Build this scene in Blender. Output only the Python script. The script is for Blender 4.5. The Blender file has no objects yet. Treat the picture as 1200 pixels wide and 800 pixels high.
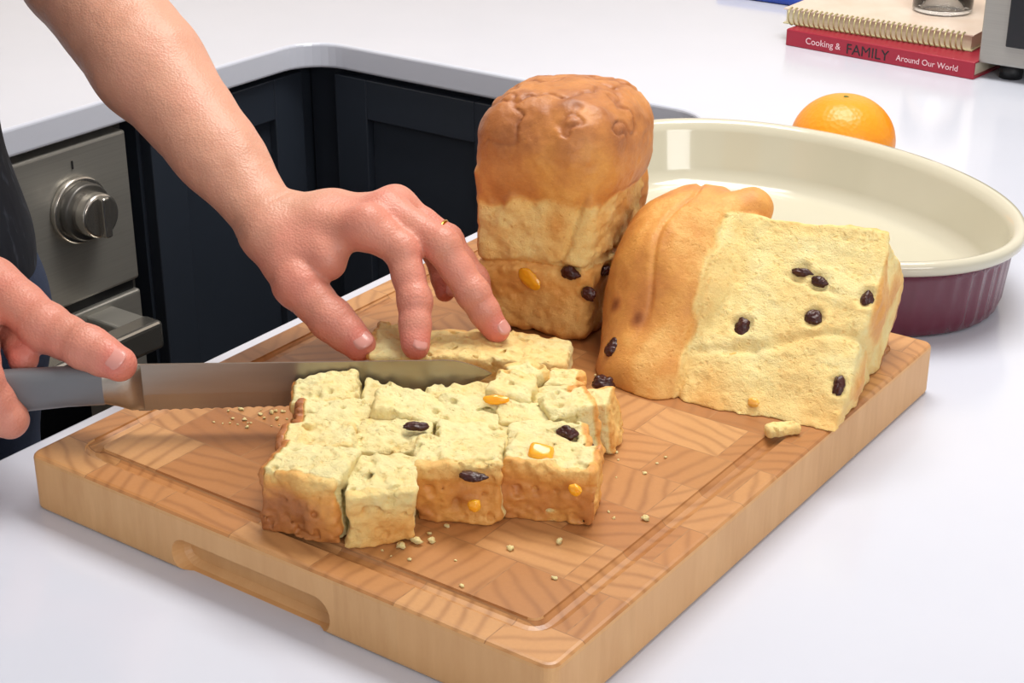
import bpy, bmesh, math, random
import numpy as np
from mathutils import Vector, Euler, Matrix
random.seed(4)
V=Vector
sc=bpy.context.scene
sc.view_settings.view_transform='Standard'

# ------------------------------------------------------------------ helpers
def lin(h):
    h=h.lstrip('#'); c=[int(h[i:i+2],16)/255 for i in (0,2,4)]
    return tuple(x/12.92 if x<=.04045 else ((x+.055)/1.055)**2.4 for x in c)+(1.0,)
def link(o,parent=None):
    sc.collection.objects.link(o)
    if parent: o.parent=parent
    return o
def empty(name,loc=(0,0,0)):
    e=bpy.data.objects.new(name,None); e.empty_display_size=.05; link(e); return e
def mk(name,vs,fs,mats,parent=None,smooth=True,midx=None,attrs=None):
    me=bpy.data.meshes.new(name)
    me.from_pydata([tuple(v) for v in vs],[],[tuple(int(i) for i in f) for f in fs])
    if not isinstance(mats,(list,tuple)): mats=[mats]
    for m in mats: me.materials.append(m)
    if smooth: me.polygons.foreach_set('use_smooth',[True]*len(me.polygons))
    if midx is not None: me.polygons.foreach_set('material_index',[int(i) for i in midx])
    if attrs:
        for k,a in attrs.items():
            at=me.attributes.new(k,'FLOAT','POINT'); at.data.foreach_set('value',np.asarray(a,dtype=np.float32))
    me.update()
    return link(bpy.data.objects.new(name,me),parent)
def bm_obj(name,bm,mat,parent=None,smooth=False):
    me=bpy.data.meshes.new(name); bm.to_mesh(me); bm.free()
    for m in (mat if isinstance(mat,(list,tuple)) else [mat]): me.materials.append(m)
    if smooth: me.polygons.foreach_set('use_smooth',[True]*len(me.polygons))
    return link(bpy.data.objects.new(name,me),parent)
def box(name,a,b,mat,parent=None,bev=0,seg=3,rotz=0,smooth=False):
    bm=bmesh.new(); bmesh.ops.create_cube(bm,size=1)
    s=[abs(b[i]-a[i]) for i in range(3)]; c=[(a[i]+b[i])/2 for i in range(3)]
    bmesh.ops.scale(bm,vec=s,verts=bm.verts)
    if bev>0: bmesh.ops.bevel(bm,geom=bm.edges[:],offset=bev,segments=seg,profile=.5,affect='EDGES')
    o=bm_obj(name,bm,mat,parent,smooth); o.location=c; o.rotation_euler=(0,0,rotz); return o
def cyl(name,c,r,h,mat,parent=None,axis='z',seg=48,bev=0,r2=None):
    bm=bmesh.new(); bmesh.ops.create_cone(bm,cap_ends=True,segments=seg,radius1=r,radius2=r if r2 is None else r2,depth=h)
    if bev>0:
        es=[e for e in bm.edges if abs(e.verts[0].co.z-e.verts[1].co.z)<1e-6]
        bmesh.ops.bevel(bm,geom=es,offset=bev,segments=3,profile=.5,affect='EDGES')
    o=bm_obj(name,bm,mat,parent,False); o.location=c
    if axis=='x': o.rotation_euler=(0,math.pi/2,0)
    if axis=='y': o.rotation_euler=(math.pi/2,0,0)
    for p in o.data.polygons: p.use_smooth = len(p.vertices)<=4
    return o

# --- value noise / sdf grid meshing
_r=np.random.RandomState(7); LAT=_r.rand(32,32,32).astype(np.float32)
def vnoise(P,scale,seed=0.0):
    q=P*scale+seed*7.13+100.0
    i=np.floor(q).astype(np.int64); f=(q-i).astype(np.float32); f=f*f*(3-2*f); i=i%32; j=(i+1)%32
    x0,y0,z0=i[...,0],i[...,1],i[...,2]; x1,y1,z1=j[...,0],j[...,1],j[...,2]
    fx,fy,fz=f[...,0],f[...,1],f[...,2]
    a=LAT[x0,y0,z0]*(1-fx)+LAT[x1,y0,z0]*fx; b=LAT[x0,y1,z0]*(1-fx)+LAT[x1,y1,z0]*fx
    c=LAT[x0,y0,z1]*(1-fx)+LAT[x1,y0,z1]*fx; d=LAT[x0,y1,z1]*(1-fx)+LAT[x1,y1,z1]*fx
    return ((a*(1-fy)+b*fy)*(1-fz)+(c*(1-fy)+d*fy)*fz)*2-1
def sstep(a,b,x):
    t=np.clip((x-a)/(b-a),0,1); return t*t*(3-2*t)
def band(D,G,f,w=.012):
    m=np.abs(D)<w; D[m]+=f(G[m]); return D
def surface_nets(D,o,h):
    o=np.asarray(o,dtype=np.float64)
    nx,ny,nz=D.shape; S=D<0
    acc=np.zeros((nx-1,ny-1,nz-1,3),np.float32); cnt=np.zeros((nx-1,ny-1,nz-1),np.float32)
    def sub(A,c): return A[c[0]:nx-1+c[0],c[1]:ny-1+c[1],c[2]:nz-1+c[2]]
    for ax in range(3):
        for p in range(2):
            for q in range(2):
                a=[0,0,0]; oth=[k for k in range(3) if k!=ax]; a[oth[0]]=p; a[oth[1]]=q
                b=list(a); b[ax]=1
                cr=np.nonzero(sub(S,a)!=sub(S,b))
                da=sub(D,a)[cr]; db=sub(D,b)[cr]; t=da/(da-db)
                for k in range(3):
                    acc[cr[0],cr[1],cr[2],k]+=(t if k==ax else a[k])
                cnt[cr]+=1
    act=cnt>0; idx=-np.ones(act.shape,np.int64); idx[act]=np.arange(act.sum())
    I=np.argwhere(act); vs=(I+acc[act]/cnt[act][:,None])*h+o
    faces=[]
    for ax in range(3):
        A=[slice(1,nx-1),slice(1,ny-1),slice(1,nz-1)]; A[ax]=slice(0,D.shape[ax]-1)
        B=list(A); B[ax]=slice(1,D.shape[ax])
        sa=S[tuple(A)]; sb=S[tuple(B)]; cr=np.argwhere(sa!=sb)
        if len(cr)==0: continue
        flip=sa[cr[:,0],cr[:,1],cr[:,2]]
        base=cr.copy(); oth=[k for k in range(3) if k!=ax]
        for k in oth: base[:,k]+=1
        u,v=oth
        def g(du,dv):
            c=base.copy(); c[:,u]-=du; c[:,v]-=dv; return idx[c[:,0],c[:,1],c[:,2]]
        q=np.stack([g(1,1),g(0,1),g(0,0),g(1,0)],1)
        if ax==1: q=q[:,::-1]
        q=np.where(flip[:,None],q,q[:,::-1]); faces.append(q)
    return vs,np.concatenate(faces)
def grid(lo,hi,h):
    ax=[np.arange(lo[i],hi[i]+h,h) for i in range(3)]
    return np.stack(np.meshgrid(*ax,indexing='ij'),-1)
def sdbox(Q,half,r):
    q=np.abs(Q)-np.array(half)+r
    return np.linalg.norm(np.maximum(q,0),axis=-1)+np.minimum(q.max(-1),0)-r
def smin(a,b,k):
    if k<=0: return np.minimum(a,b)
    h=np.clip(.5+.5*(b-a)/k,0,1); return b*(1-h)+a*h-k*h*(1-h)
def caps(P,a,b,r1,r2):
    a=np.array(a,float); b=np.array(b,float); ba=b-a; L=max(ba@ba,1e-12)
    t=np.clip(((P-a)@ba)/L,0,1); return np.linalg.norm(P-a-t[...,None]*ba,axis=-1)-(r1+(r2-r1)*t)
def build_caps(prims,h,mir=.012):
    pts=[]; 
    for p in prims:
        for q,r in ((p[0],p[2]),(p[1],p[3])): pts.append(np.array(q)-r); pts.append(np.array(q)+r)
    pts=np.array(pts); lo=pts.min(0)-mir; hi=pts.max(0)+mir
    G=grid(lo,hi,h); D=np.full(G.shape[:3],1.0)
    for p in prims:
        a,b,r1,r2,k=p[:5]; m=max(r1,r2)+k*1.5+.006
        l=np.minimum(a,b)-m; u=np.maximum(a,b)+m
        i0=np.maximum(((l-lo)/h).astype(int),0); i1=np.minimum(((u-lo)/h).astype(int)+2,np.array(D.shape))
        sl=tuple(slice(i0[j],i1[j]) for j in range(3)); P=G[sl]
        if len(p)>5:
            n,f=p[5]; n=np.array(n,float); n/=np.linalg.norm(n); c=np.array(a)
            d=(P-c)@n; P=P+(d*(f-1))[...,None]*n
            b=np.array(b); db=(b-c)@n; b=b+db*(f-1)*n
        d=caps(P,a,b,r1,r2); 
        D[sl]=smin(D[sl],d,k)
    return G,D,lo

# ------------------------------------------------------------------ materials
def newmat(name):
    m=bpy.data.materials.new(name); m.use_nodes=True; nt=m.node_tree
    return m,nt,nt.nodes['Principled BSDF']
def N(nt,t,**kw):
    n=nt.nodes.new('ShaderNode'+t)
    for k,v in kw.items():
        if k in n.inputs: n.inputs[k].default_value=v
        else: setattr(n,k,v)
    return n
def coords(nt,scale=(1,1,1),rot=(0,0,0)):
    tc=N(nt,'TexCoord'); mp=N(nt,'Mapping'); mp.inputs['Scale'].default_value=scale; mp.inputs['Rotation'].default_value=rot
    nt.links.new(tc.outputs['Object'],mp.inputs['Vector']); return mp.outputs[0]
def mixc(nt,fac,a,b,bt='MIX'):
    n=nt.nodes.new('ShaderNodeMix'); n.data_type='RGBA'; n.blend_type=bt
    for s,v in ((0,fac),(6,a),(7,b)):
        if isinstance(v,(tuple,float,int)): n.inputs[s].default_value=v
        else: nt.links.new(v,n.inputs[s])
    return n.outputs[2]
def ramp(nt,fac,stops):
    n=N(nt,'ValToRGB'); e=n.color_ramp.elements
    while len(e)>1: e.remove(e[-1])
    e[0].position=stops[0][0]; e[0].color=stops[0][1]
    for p,c in stops[1:]:
        x=e.new(p); x.color=c
    nt.links.new(fac,n.inputs[0]); return n.outputs[0]
def math_(nt,op,a,b=None):
    n=N(nt,'Math'); n.operation=op
    for i,v in enumerate((a,b)):
        if v is None: continue
        if isinstance(v,(int,float)): n.inputs[i].default_value=v
        else: nt.links.new(v,n.inputs[i])
    return n.outputs[0]
def bump(nt,bsdf,h,strength,dist=.001):
    b=N(nt,'Bump'); b.inputs['Strength'].default_value=strength; b.inputs['Distance'].default_value=dist
    nt.links.new(h,b.inputs['Height']); nt.links.new(b.outputs[0],bsdf.inputs['Normal'])
def simple(name,c1,c2=None,scale=30,rough=.5,metal=0,bmp=0,bscale=300,spec=.5,stretch=(1,1,1),coat=0):
    m,nt,b=newmat(name); v=coords(nt,stretch)
    n=N(nt,'TexNoise',Scale=scale,Detail=4); nt.links.new(v,n.inputs['Vector'])
    c=mixc(nt,n.outputs['Fac'],lin(c1),lin(c2 or c1)); nt.links.new(c,b.inputs['Base Color'])
    b.inputs['Roughness'].default_value=rough; b.inputs['Metallic'].default_value=metal
    b.inputs['Specular IOR Level'].default_value=spec; b.inputs['Coat Weight'].default_value=coat
    if bmp:
        n2=N(nt,'TexNoise',Scale=bscale,Detail=3); nt.links.new(v,n2.inputs['Vector']); bump(nt,b,n2.outputs['Fac'],bmp)
    return m
m_counter=simple('white_quartz','#cbd0de','#d3d7e4',scale=6,rough=.14,spec=.5)
m_cab=simple('navy_cabinet_paint','#29303b','#303743',scale=5,rough=.45)
m_wall=simple('wall_paint','#e6dcd0','#ece3d8',scale=3,rough=.7)
m_ceil=simple('ceiling_paint','#f2f0ec','#f6f4f0',scale=3,rough=.8)
m_floor=simple('floor_wood','#8f7257','#a5876a',scale=4,rough=.4,stretch=(1,12,1))
m_steel=simple('brushed_steel','#9c9a94','#b1afa8',scale=8,rough=.38,metal=.6,stretch=(1,1,60))
m_steel_d=simple('dark_steel','#5e5c59','#74726e',scale=8,rough=.35,metal=.7,stretch=(1,1,40))
m_chrome=simple('polished_steel','#b9b4ac','#cdc8bf',scale=8,rough=.2,metal=.9)
m_black=simple('black_glass','#0c0d10','#111216',rough=.08)
m_rubber=simple('black_plastic','#17181a','#1e1f22',rough=.5)
m_blade=simple('blade_steel','#8e867b','#aaa297',scale=9,rough=.3,metal=.85,stretch=(1,1,8))
m_handle=simple('grey_handle','#63666b','#74777c',scale=20,rough=.35,spec=.5)
m_cream=simple('cream_glaze','#c6c1ad','#cdc9b6',scale=5,rough=.12,coat=.3)
m_burg=simple('burgundy_glaze','#591d2f','#66283b',scale=10,rough=.2,coat=.3)
m_red=simple('red_cover','#961a30','#a32038',scale=20,rough=.4)
m_pages=simple('page_block','#d9cfb4','#efe6cf',scale=3,rough=.8,stretch=(1,1,250))
m_note=simple('notebook_cover','#c9c29b','#d6cfaa',scale=12,rough=.5)
m_notetop=simple('printed_cover','#d0b39a','#eaded2',scale=18,rough=.35)
m_wire=simple('wire_coil','#a89d6c','#bdb384',rough=.3,metal=.3)
m_white=simple('white_ink','#e9c5cb',rough=.6)
m_gold=simple('gold_ring','#d9a441','#e3b55a',rough=.2,metal=1)
m_blue=simple('blue_plastic','#1c3f9c','#2349ae',rough=.4)
m_raisin=simple('raisin_skin','#260d0b','#4e1c16',scale=120,rough=.28,bmp=.9,bscale=400)
def translucent_candy(name,c1,c2):
    m=simple(name,c1,c2,scale=90,rough=.22,bmp=.15); b=m.node_tree.nodes['Principled BSDF']
    b.inputs['Subsurface Weight'].default_value=.5; b.inputs['Subsurface Radius'].default_value=(1,.5,.15); b.inputs['Subsurface Scale'].default_value=.006; b.inputs['Coat Weight'].default_value=.3
    return m
m_candy=translucent_candy('candied_peel','#e0a039','#ecbd5f')
m_candy2=translucent_candy('candied_orange','#f59a10','#fbbb2c')
m_eye=simple('eye_white','#eeeae4',rough=.2); m_iris=simple('iris','#3a2a1c',rough=.2)
m_hair=simple('brown_hair','#2c1d14','#4a3222',scale=60,rough=.5,bmp=.6,bscale=150,stretch=(1,1,.15))
m_lips=simple('lips','#b0605a',rough=.4)
m_jeans=simple('denim','#27344e','#31405e',scale=200,rough=.85,bmp=.4,bscale=600)
m_shoe=simple('shoe_leather','#26221f','#322d29',rough=.5)
m_glass,nt,b=newmat('clear_glass'); b.inputs['Transmission Weight'].default_value=1; b.inputs['Roughness'].default_value=.02; b.inputs['Base Color'].default_value=(.97,.98,.98,1)
m_cloth,nt,b=newmat('dark_fabric'); v=coords(nt)
n=N(nt,'TexNoise',Scale=160,Detail=2); nt.links.new(coords(nt,(1,1,.25)),n.inputs['Vector'])
c=ramp(nt,n.outputs['Fac'],[(0,lin('#161b26')),(.6,lin('#1f2530')),(.72,lin('#3a414e')),(1,lin('#545b66'))]); nt.links.new(c,b.inputs['Base Color']); b.inputs['Roughness'].default_value=.9
bump(nt,b,n.outputs['Fac'],.4)
m_orange,nt,b=newmat('orange_peel'); v=coords(nt)
n=N(nt,'TexNoise',Scale=8); nt.links.new(v,n.inputs['Vector']); nt.links.new(mixc(nt,n.outputs['Fac'],lin('#f08a0a'),lin('#f7a21c')),b.inputs['Base Color'])
vo=N(nt,'TexVoronoi',Scale=220); nt.links.new(v,vo.inputs['Vector']); bump(nt,b,vo.outputs['Distance'],.35); b.inputs['Roughness'].default_value=.35
def breadmat(name,stops):
    m,nt,b=newmat(name); v=coords(nt)
    at=N(nt,'Attribute'); at.attribute_name='crust'
    n1=N(nt,'TexNoise',Scale=40,Detail=6,Roughness=.6); nt.links.new(v,n1.inputs['Vector'])
    n2=N(nt,'TexNoise',Scale=330,Detail=6,Roughness=.75); nt.links.new(coords(nt,(1,1,1.5)),n2.inputs['Vector'])
    crusty=math_(nt,'MINIMUM',math_(nt,'MULTIPLY',at.outputs['Fac'],2.1),1.0)
    soft=math_(nt,'SUBTRACT',1.0,crusty)
    nd=N(nt,'TexNoise',Scale=170,Detail=2); nt.links.new(v,nd.inputs['Vector'])
    va=N(nt,'VectorMath'); va.operation='SCALE'; nt.links.new(nd.outputs['Color'],va.inputs[0]); va.inputs['Scale'].default_value=.006
    vb=N(nt,'VectorMath'); vb.operation='ADD'; nt.links.new(v,vb.inputs[0]); nt.links.new(va.outputs[0],vb.inputs[1])
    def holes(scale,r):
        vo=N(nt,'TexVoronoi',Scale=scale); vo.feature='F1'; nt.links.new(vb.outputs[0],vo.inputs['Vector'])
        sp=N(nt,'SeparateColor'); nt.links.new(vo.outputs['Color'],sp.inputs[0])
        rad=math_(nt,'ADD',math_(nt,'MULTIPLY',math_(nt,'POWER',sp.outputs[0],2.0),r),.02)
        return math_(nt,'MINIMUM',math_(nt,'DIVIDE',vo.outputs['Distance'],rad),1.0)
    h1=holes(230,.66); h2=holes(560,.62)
    f=math_(nt,'ADD',at.outputs['Fac'],math_(nt,'MULTIPLY',math_(nt,'SUBTRACT',n1.outputs['Fac'],.5),.28))
    f=math_(nt,'ADD',f,math_(nt,'MULTIPLY',math_(nt,'SUBTRACT',n2.outputs['Fac'],.5),.20))
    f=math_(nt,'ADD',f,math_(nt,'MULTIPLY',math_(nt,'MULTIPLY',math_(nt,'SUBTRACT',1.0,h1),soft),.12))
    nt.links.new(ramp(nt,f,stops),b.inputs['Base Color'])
    nt.links.new(math_(nt,'SUBTRACT',.75,math_(nt,'MULTIPLY',crusty,.34)),b.inputs['Roughness'])
    b.inputs['Specular IOR Level'].default_value=.38
    b.inputs['Subsurface Weight'].default_value=.15; b.inputs['Subsurface Radius'].default_value=(1,.7,.35); b.inputs['Subsurface Scale'].default_value=.0025
    hh=math_(nt,'ADD',math_(nt,'MULTIPLY',h1,1.1),math_(nt,'MULTIPLY',h2,.55)); hh=math_(nt,'ADD',hh,math_(nt,'MULTIPLY',n2.outputs['Fac'],2.0))
    hh=math_(nt,'MULTIPLY',hh,math_(nt,'ADD',math_(nt,'MULTIPLY',soft,.88),.12))
    bump(nt,b,hh,.8,.0015)
    return m
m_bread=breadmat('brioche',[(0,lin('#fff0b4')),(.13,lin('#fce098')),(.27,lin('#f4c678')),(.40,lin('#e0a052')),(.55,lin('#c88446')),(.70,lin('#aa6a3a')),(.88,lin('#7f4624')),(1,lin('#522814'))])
m_skin,nt,b=newmat('skin'); v=coords(nt)
at=N(nt,'Attribute'); at.attribute_name='red'
n1=N(nt,'TexNoise',Scale=40,Detail=5); nt.links.new(v,n1.inputs['Vector'])
base=mixc(nt,n1.outputs['Fac'],lin('#c68d75'),lin('#d8a48b'))
f=math_(nt,'ADD',at.outputs['Fac'],math_(nt,'MULTIPLY',math_(nt,'SUBTRACT',n1.outputs['Fac'],.5),.6))
nt.links.new(mixc(nt,f,base,lin('#d2665e')),b.inputs['Base Color'])
b.inputs['Roughness'].default_value=.43; b.inputs['Specular IOR Level'].default_value=.42
b.inputs['Subsurface Weight'].default_value=.12; b.inputs['Subsurface Radius'].default_value=(1,.35,.2); b.inputs['Subsurface Scale'].default_value=.006
vo=N(nt,'TexVoronoi',Scale=600); nt.links.new(v,vo.inputs['Vector']); n3=N(nt,'TexNoise',Scale=200,Detail=4); nt.links.new(v,n3.inputs['Vector'])
bump(nt,b,math_(nt,'ADD',vo.outputs['Distance'],math_(nt,'MULTIPLY',n3.outputs['Fac'],1.5)),.35,.0008)
m_nail=simple('fingernail','#d08a80','#dc9f93',scale=60,rough=.25)
def wood(name,end):
    m,nt,b=newmat(name); v=coords(nt)
    tc=N(nt,'TexCoord')
    if end:
        br=N(nt,'TexBrick'); br.offset=.5; br.squash=1
        nt.links.new(v,br.inputs['Vector'])
        for k,x in (('Color1',(0,0,0,1)),('Color2',(1,1,1,1)),('Mortar',(.5,.5,.5,1)),('Scale',1.0),('Mortar Size',.0004),('Brick Width',.062),('Row Height',.044),('Mortar Smooth',.1)): br.inputs[k].default_value=x
        rnd=math_(nt,'MULTIPLY',br.outputs['Color'],1.0)
        vr=N(nt,'VectorRotate'); vr.rotation_type='Z_AXIS'; nt.links.new(v,vr.inputs['Vector']); nt.links.new(math_(nt,'MULTIPLY',rnd,47.0),vr.inputs['Angle'])
        vr.inputs['Center'].default_value=(-.6,.83,.9)
        w=N(nt,'TexWave'); w.wave_type='BANDS'; w.bands_direction='X'
        for k,x in (('Scale',26.0),('Distortion',5.5),('Detail',3.0),('Detail Scale',.55),('Detail Roughness',.5)): w.inputs[k].default_value=x
        nt.links.new(vr.outputs[0],w.inputs['Vector'])
        nn=N(nt,'TexNoise',Scale=420,Detail=3); nt.links.new(v,nn.inputs['Vector'])
        nb=N(nt,'TexNoise',Scale=22,Detail=4); nt.links.new(vr.outputs[0],nb.inputs['Vector'])
        c0=ramp(nt,rnd,[(0,lin('#a56b3c')),(.25,lin('#c08651')),(.5,lin('#d5a26b')),(.75,lin('#b17744')),(1,lin('#ca945e'))])
        wf=math_(nt,'MULTIPLY',math_(nt,'POWER',w.outputs['Fac'],3.5),math_(nt,'MULTIPLY',nb.outputs['Fac'],.8))
        c=mixc(nt,wf,c0,lin('#84522c'))
        c=mixc(nt,math_(nt,'MULTIPLY',nb.outputs['Fac'],.3),c,lin('#a66d3e'))
        c=mixc(nt,math_(nt,'MULTIPLY',nn.outputs['Fac'],.18),c,lin('#80522f'))
        c=mixc(nt,math_(nt,'MULTIPLY',br.outputs['Fac'],.5),c,lin('#744628'))
        nt.links.new(c,b.inputs['Base Color'])
        bump(nt,b,nn.outputs['Fac'],.1,.0005); b.inputs['Roughness'].default_value=.34
    else:
        nn=N(nt,'TexNoise',Scale=45,Detail=6,Roughness=.65); nt.links.new(coords(nt,(2.2,2.2,.35)),nn.inputs['Vector'])
        n2=N(nt,'TexNoise',Scale=14,Detail=2); nt.links.new(coords(nt,(1,1,.2)),n2.inputs['Vector'])
        br=N(nt,'TexBrick'); br.offset=.0
        sx=N(nt,'SeparateXYZ'); nt.links.new(tc.outputs['Object'],sx.inputs[0])
        cc=N(nt,'CombineXYZ'); nt.links.new(math_(nt,'ADD',sx.outputs[0],sx.outputs[1]),cc.inputs[0]); nt.links.new(sx.outputs[2],cc.inputs[1])
        nt.links.new(cc.outputs[0],br.inputs['Vector'])
        for k,x in (('Color1',(0,0,0,1)),('Color2',(1,1,1,1)),('Mortar',(.5,.5,.5,1)),('Scale',1.0),('Mortar Size',.0002),('Brick Width',.046),('Row Height',.2)): br.inputs[k].default_value=x
        c=mixc(nt,nn.outputs['Fac'],lin('#bd8752'),lin('#e8be86'))
        c=mixc(nt,math_(nt,'MULTIPLY',br.outputs['Color'],.45),c,lin('#e1b078'))
        c=mixc(nt,math_(nt,'MULTIPLY',n2.outputs['Fac'],.35),c,lin('#b8814c'))
        nt.links.new(c,b.inputs['Base Color']); bump(nt,b,nn.outputs['Fac'],.15,.0006); b.inputs['Roughness'].default_value=.45
    return m
m_end=wood('end_grain',True); m_side=wood('edge_grain',False)

# ------------------------------------------------------------------ room
box('floor',(-2.3,-1.5,-.05),(2.2,3.0,0),m_floor)
box('wall_back',(-2.3,2.9,0),(2.2,3.0,2.6),m_wall)
box('wall_left',(-2.3,-1.5,0),(-2.2,2.9,2.6),m_wall)
box('ceiling',(-2.3,-1.5,2.6),(2.2,3.0,2.65),m_ceil)
T=.9; TH=.034
def countertop():
    r=.055; pts=[(-.87,-.9),(.55,-.9),(.55,2.88),(-2.18,2.88),(-2.18,-.3),(-1.49,-.3)]
    cx,cy=-1.49+r,1.63-r
    for k in range(9):
        a=math.pi-(math.pi/2)*k/8; pts.append((cx+r*math.cos(a),cy+r*math.sin(a)))
    cx,cy=-.87-r,1.63-r
    for k in range(9):
        a=math.pi/2-(math.pi/2)*k/8; pts.append((cx+r*math.cos(a),cy+r*math.sin(a)))
    bm=bmesh.new(); vs=[bm.verts.new((x,y,T-TH)) for x,y in pts]; f=bm.faces.new(vs); f.normal_update()
    if f.normal.z>0: f.normal_flip()
    e=bmesh.ops.extrude_face_region(bm,geom=[f]); nv=[g for g in e['geom'] if isinstance(g,bmesh.types.BMVert)]
    bmesh.ops.translate(bm,vec=(0,0,TH),verts=nv)
    bmesh.ops.recalc_face_normals(bm,faces=bm.faces[:])
    es=[e for e in bm.edges if abs(e.verts[0].co.z-e.verts[1].co.z)<1e-6]
    bmesh.ops.bevel(bm,geom=es,offset=.004,segments=3,profile=.5,affect='EDGES')
    return bm_obj('countertop',bm,m_counter)
kc=empty('kitchen_counter'); countertop().parent=kc
cab=empty('base_cabinet')
Z0,Z1=.1,.8655
box('peninsula_carcass',(-.84,-.85,Z0),(.5,2.85,Z1),m_cab,cab)
box('back_carcass',(-1.52,1.66,Z0),(-.845,2.85,Z1),m_cab,cab)
box('corner_carcass',(-2.15,1.34,Z0),(-1.525,2.85,Z1),m_cab,cab)
box('left_carcass',(-2.15,-.28,Z0),(-1.525,.62,Z1),m_cab,cab)
for nm,a,b in (('kick_pen',(-.78,-.8,0),(.45,2.8,Z0)),('kick_back',(-1.5,1.72,0),(-.8,2.8,Z0)),('kick_left',(-2.1,-.25,0),(-1.58,2.8,Z0))): box(nm,a,b,m_cab,cab)
def shaker(nm,p,wdt,z0,z1,axis,sgn):
    fr=.055; th=.02
    def seg(n,u0,u1,za,zb,t):
        if axis=='x': box(n,(p[0]+u0,p[1],za),(p[0]+u1,p[1]+sgn*t,zb),m_cab,cab,bev=.0015,seg=2)
        else: box(n,(p[0],p[1]+u0,za),(p[0]+sgn*t,p[1]+u1,zb),m_cab,cab,bev=.0015,seg=2)
    seg(nm+'_stile_a',0,fr,z0,z1,th); seg(nm+'_stile_b',wdt-fr,wdt,z0,z1,th)
    seg(nm+'_rail_top',fr,wdt-fr,z1-fr,z1,th); seg(nm+'_rail_bottom',fr,wdt-fr,z0,z0+fr,th); seg(nm+'_panel',fr,wdt-fr,z0+fr,z1-fr,.008)
shaker('door_back_a',(-1.46,1.66),.29,.12,.855,'x',-1)
shaker('door_back_b',(-1.165,1.66),.29,.12,.855,'x',-1)
shaker('door_left',(-1.525,1.345),.28,.12,.855,'y',1)
shaker('drawer_left',(-1.525,-.25),.42,.62,.855,'y',1)
shaker('drawer_left_low',(-1.525,-.25),.42,.12,.61,'y',1)
shaker('door_left_b',(-1.525,.18),.42,.12,.855,'y',1)
for k in range(4): shaker('door_pen_%d'%k,(-.84,-.8+k*.6),.59,.12,.855,'y',-1)
ov=empty('built_in_oven')
box('oven_body',(-2.12,.64,.12),(-1.53,1.32,.864),m_steel_d,ov)
box('control_panel',(-1.53,.64,.662),(-1.497,1.30,.855),m_steel,ov,bev=.004)
box('panel_gap',(-1.53,.645,.648),(-1.505,1.295,.662),m_rubber,ov)
box('oven_door',(-1.53,.64,.15),(-1.497,1.30,.648),m_steel,ov,bev=.004)
box('door_glass',(-1.4985,.74,.24),(-1.4955,1.2,.56),m_black,ov)
for k,y in enumerate((1.214,1.03,.86)):
    cyl('knob_bezel_%d'%k,(-1.492,y,.778),.041,.010,m_chrome,ov,'x',bev=.003)
    cyl('knob_ring_%d'%k,(-1.482,y,.778),.035,.014,m_steel_d,ov,'x',bev=.003)
    cyl('knob_cap_%d'%k,(-1.468,y,.778),.027,.030,m_chrome,ov,'x',bev=.004)
    box('knob_grip_%d'%k,(-1.46,y-.0055,.753),(-1.442,y+.0055,.803),m_chrome,ov,bev=.003)
    box('knob_mark_%d'%k,(-1.4965,y-.001,.828),(-1.4955,y+.001,.838),m_rubber,ov)
box('handle_bar',(-1.442,.66,.605),(-1.410,1.255,.642),m_chrome,ov,bev=.006)
for k,y in enumerate((1.232,.69)): box('handle_post_%d'%k,(-1.5,y-.022,.607),(-1.43,y+.022,.640),m_steel,ov,bev=.004)

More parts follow.
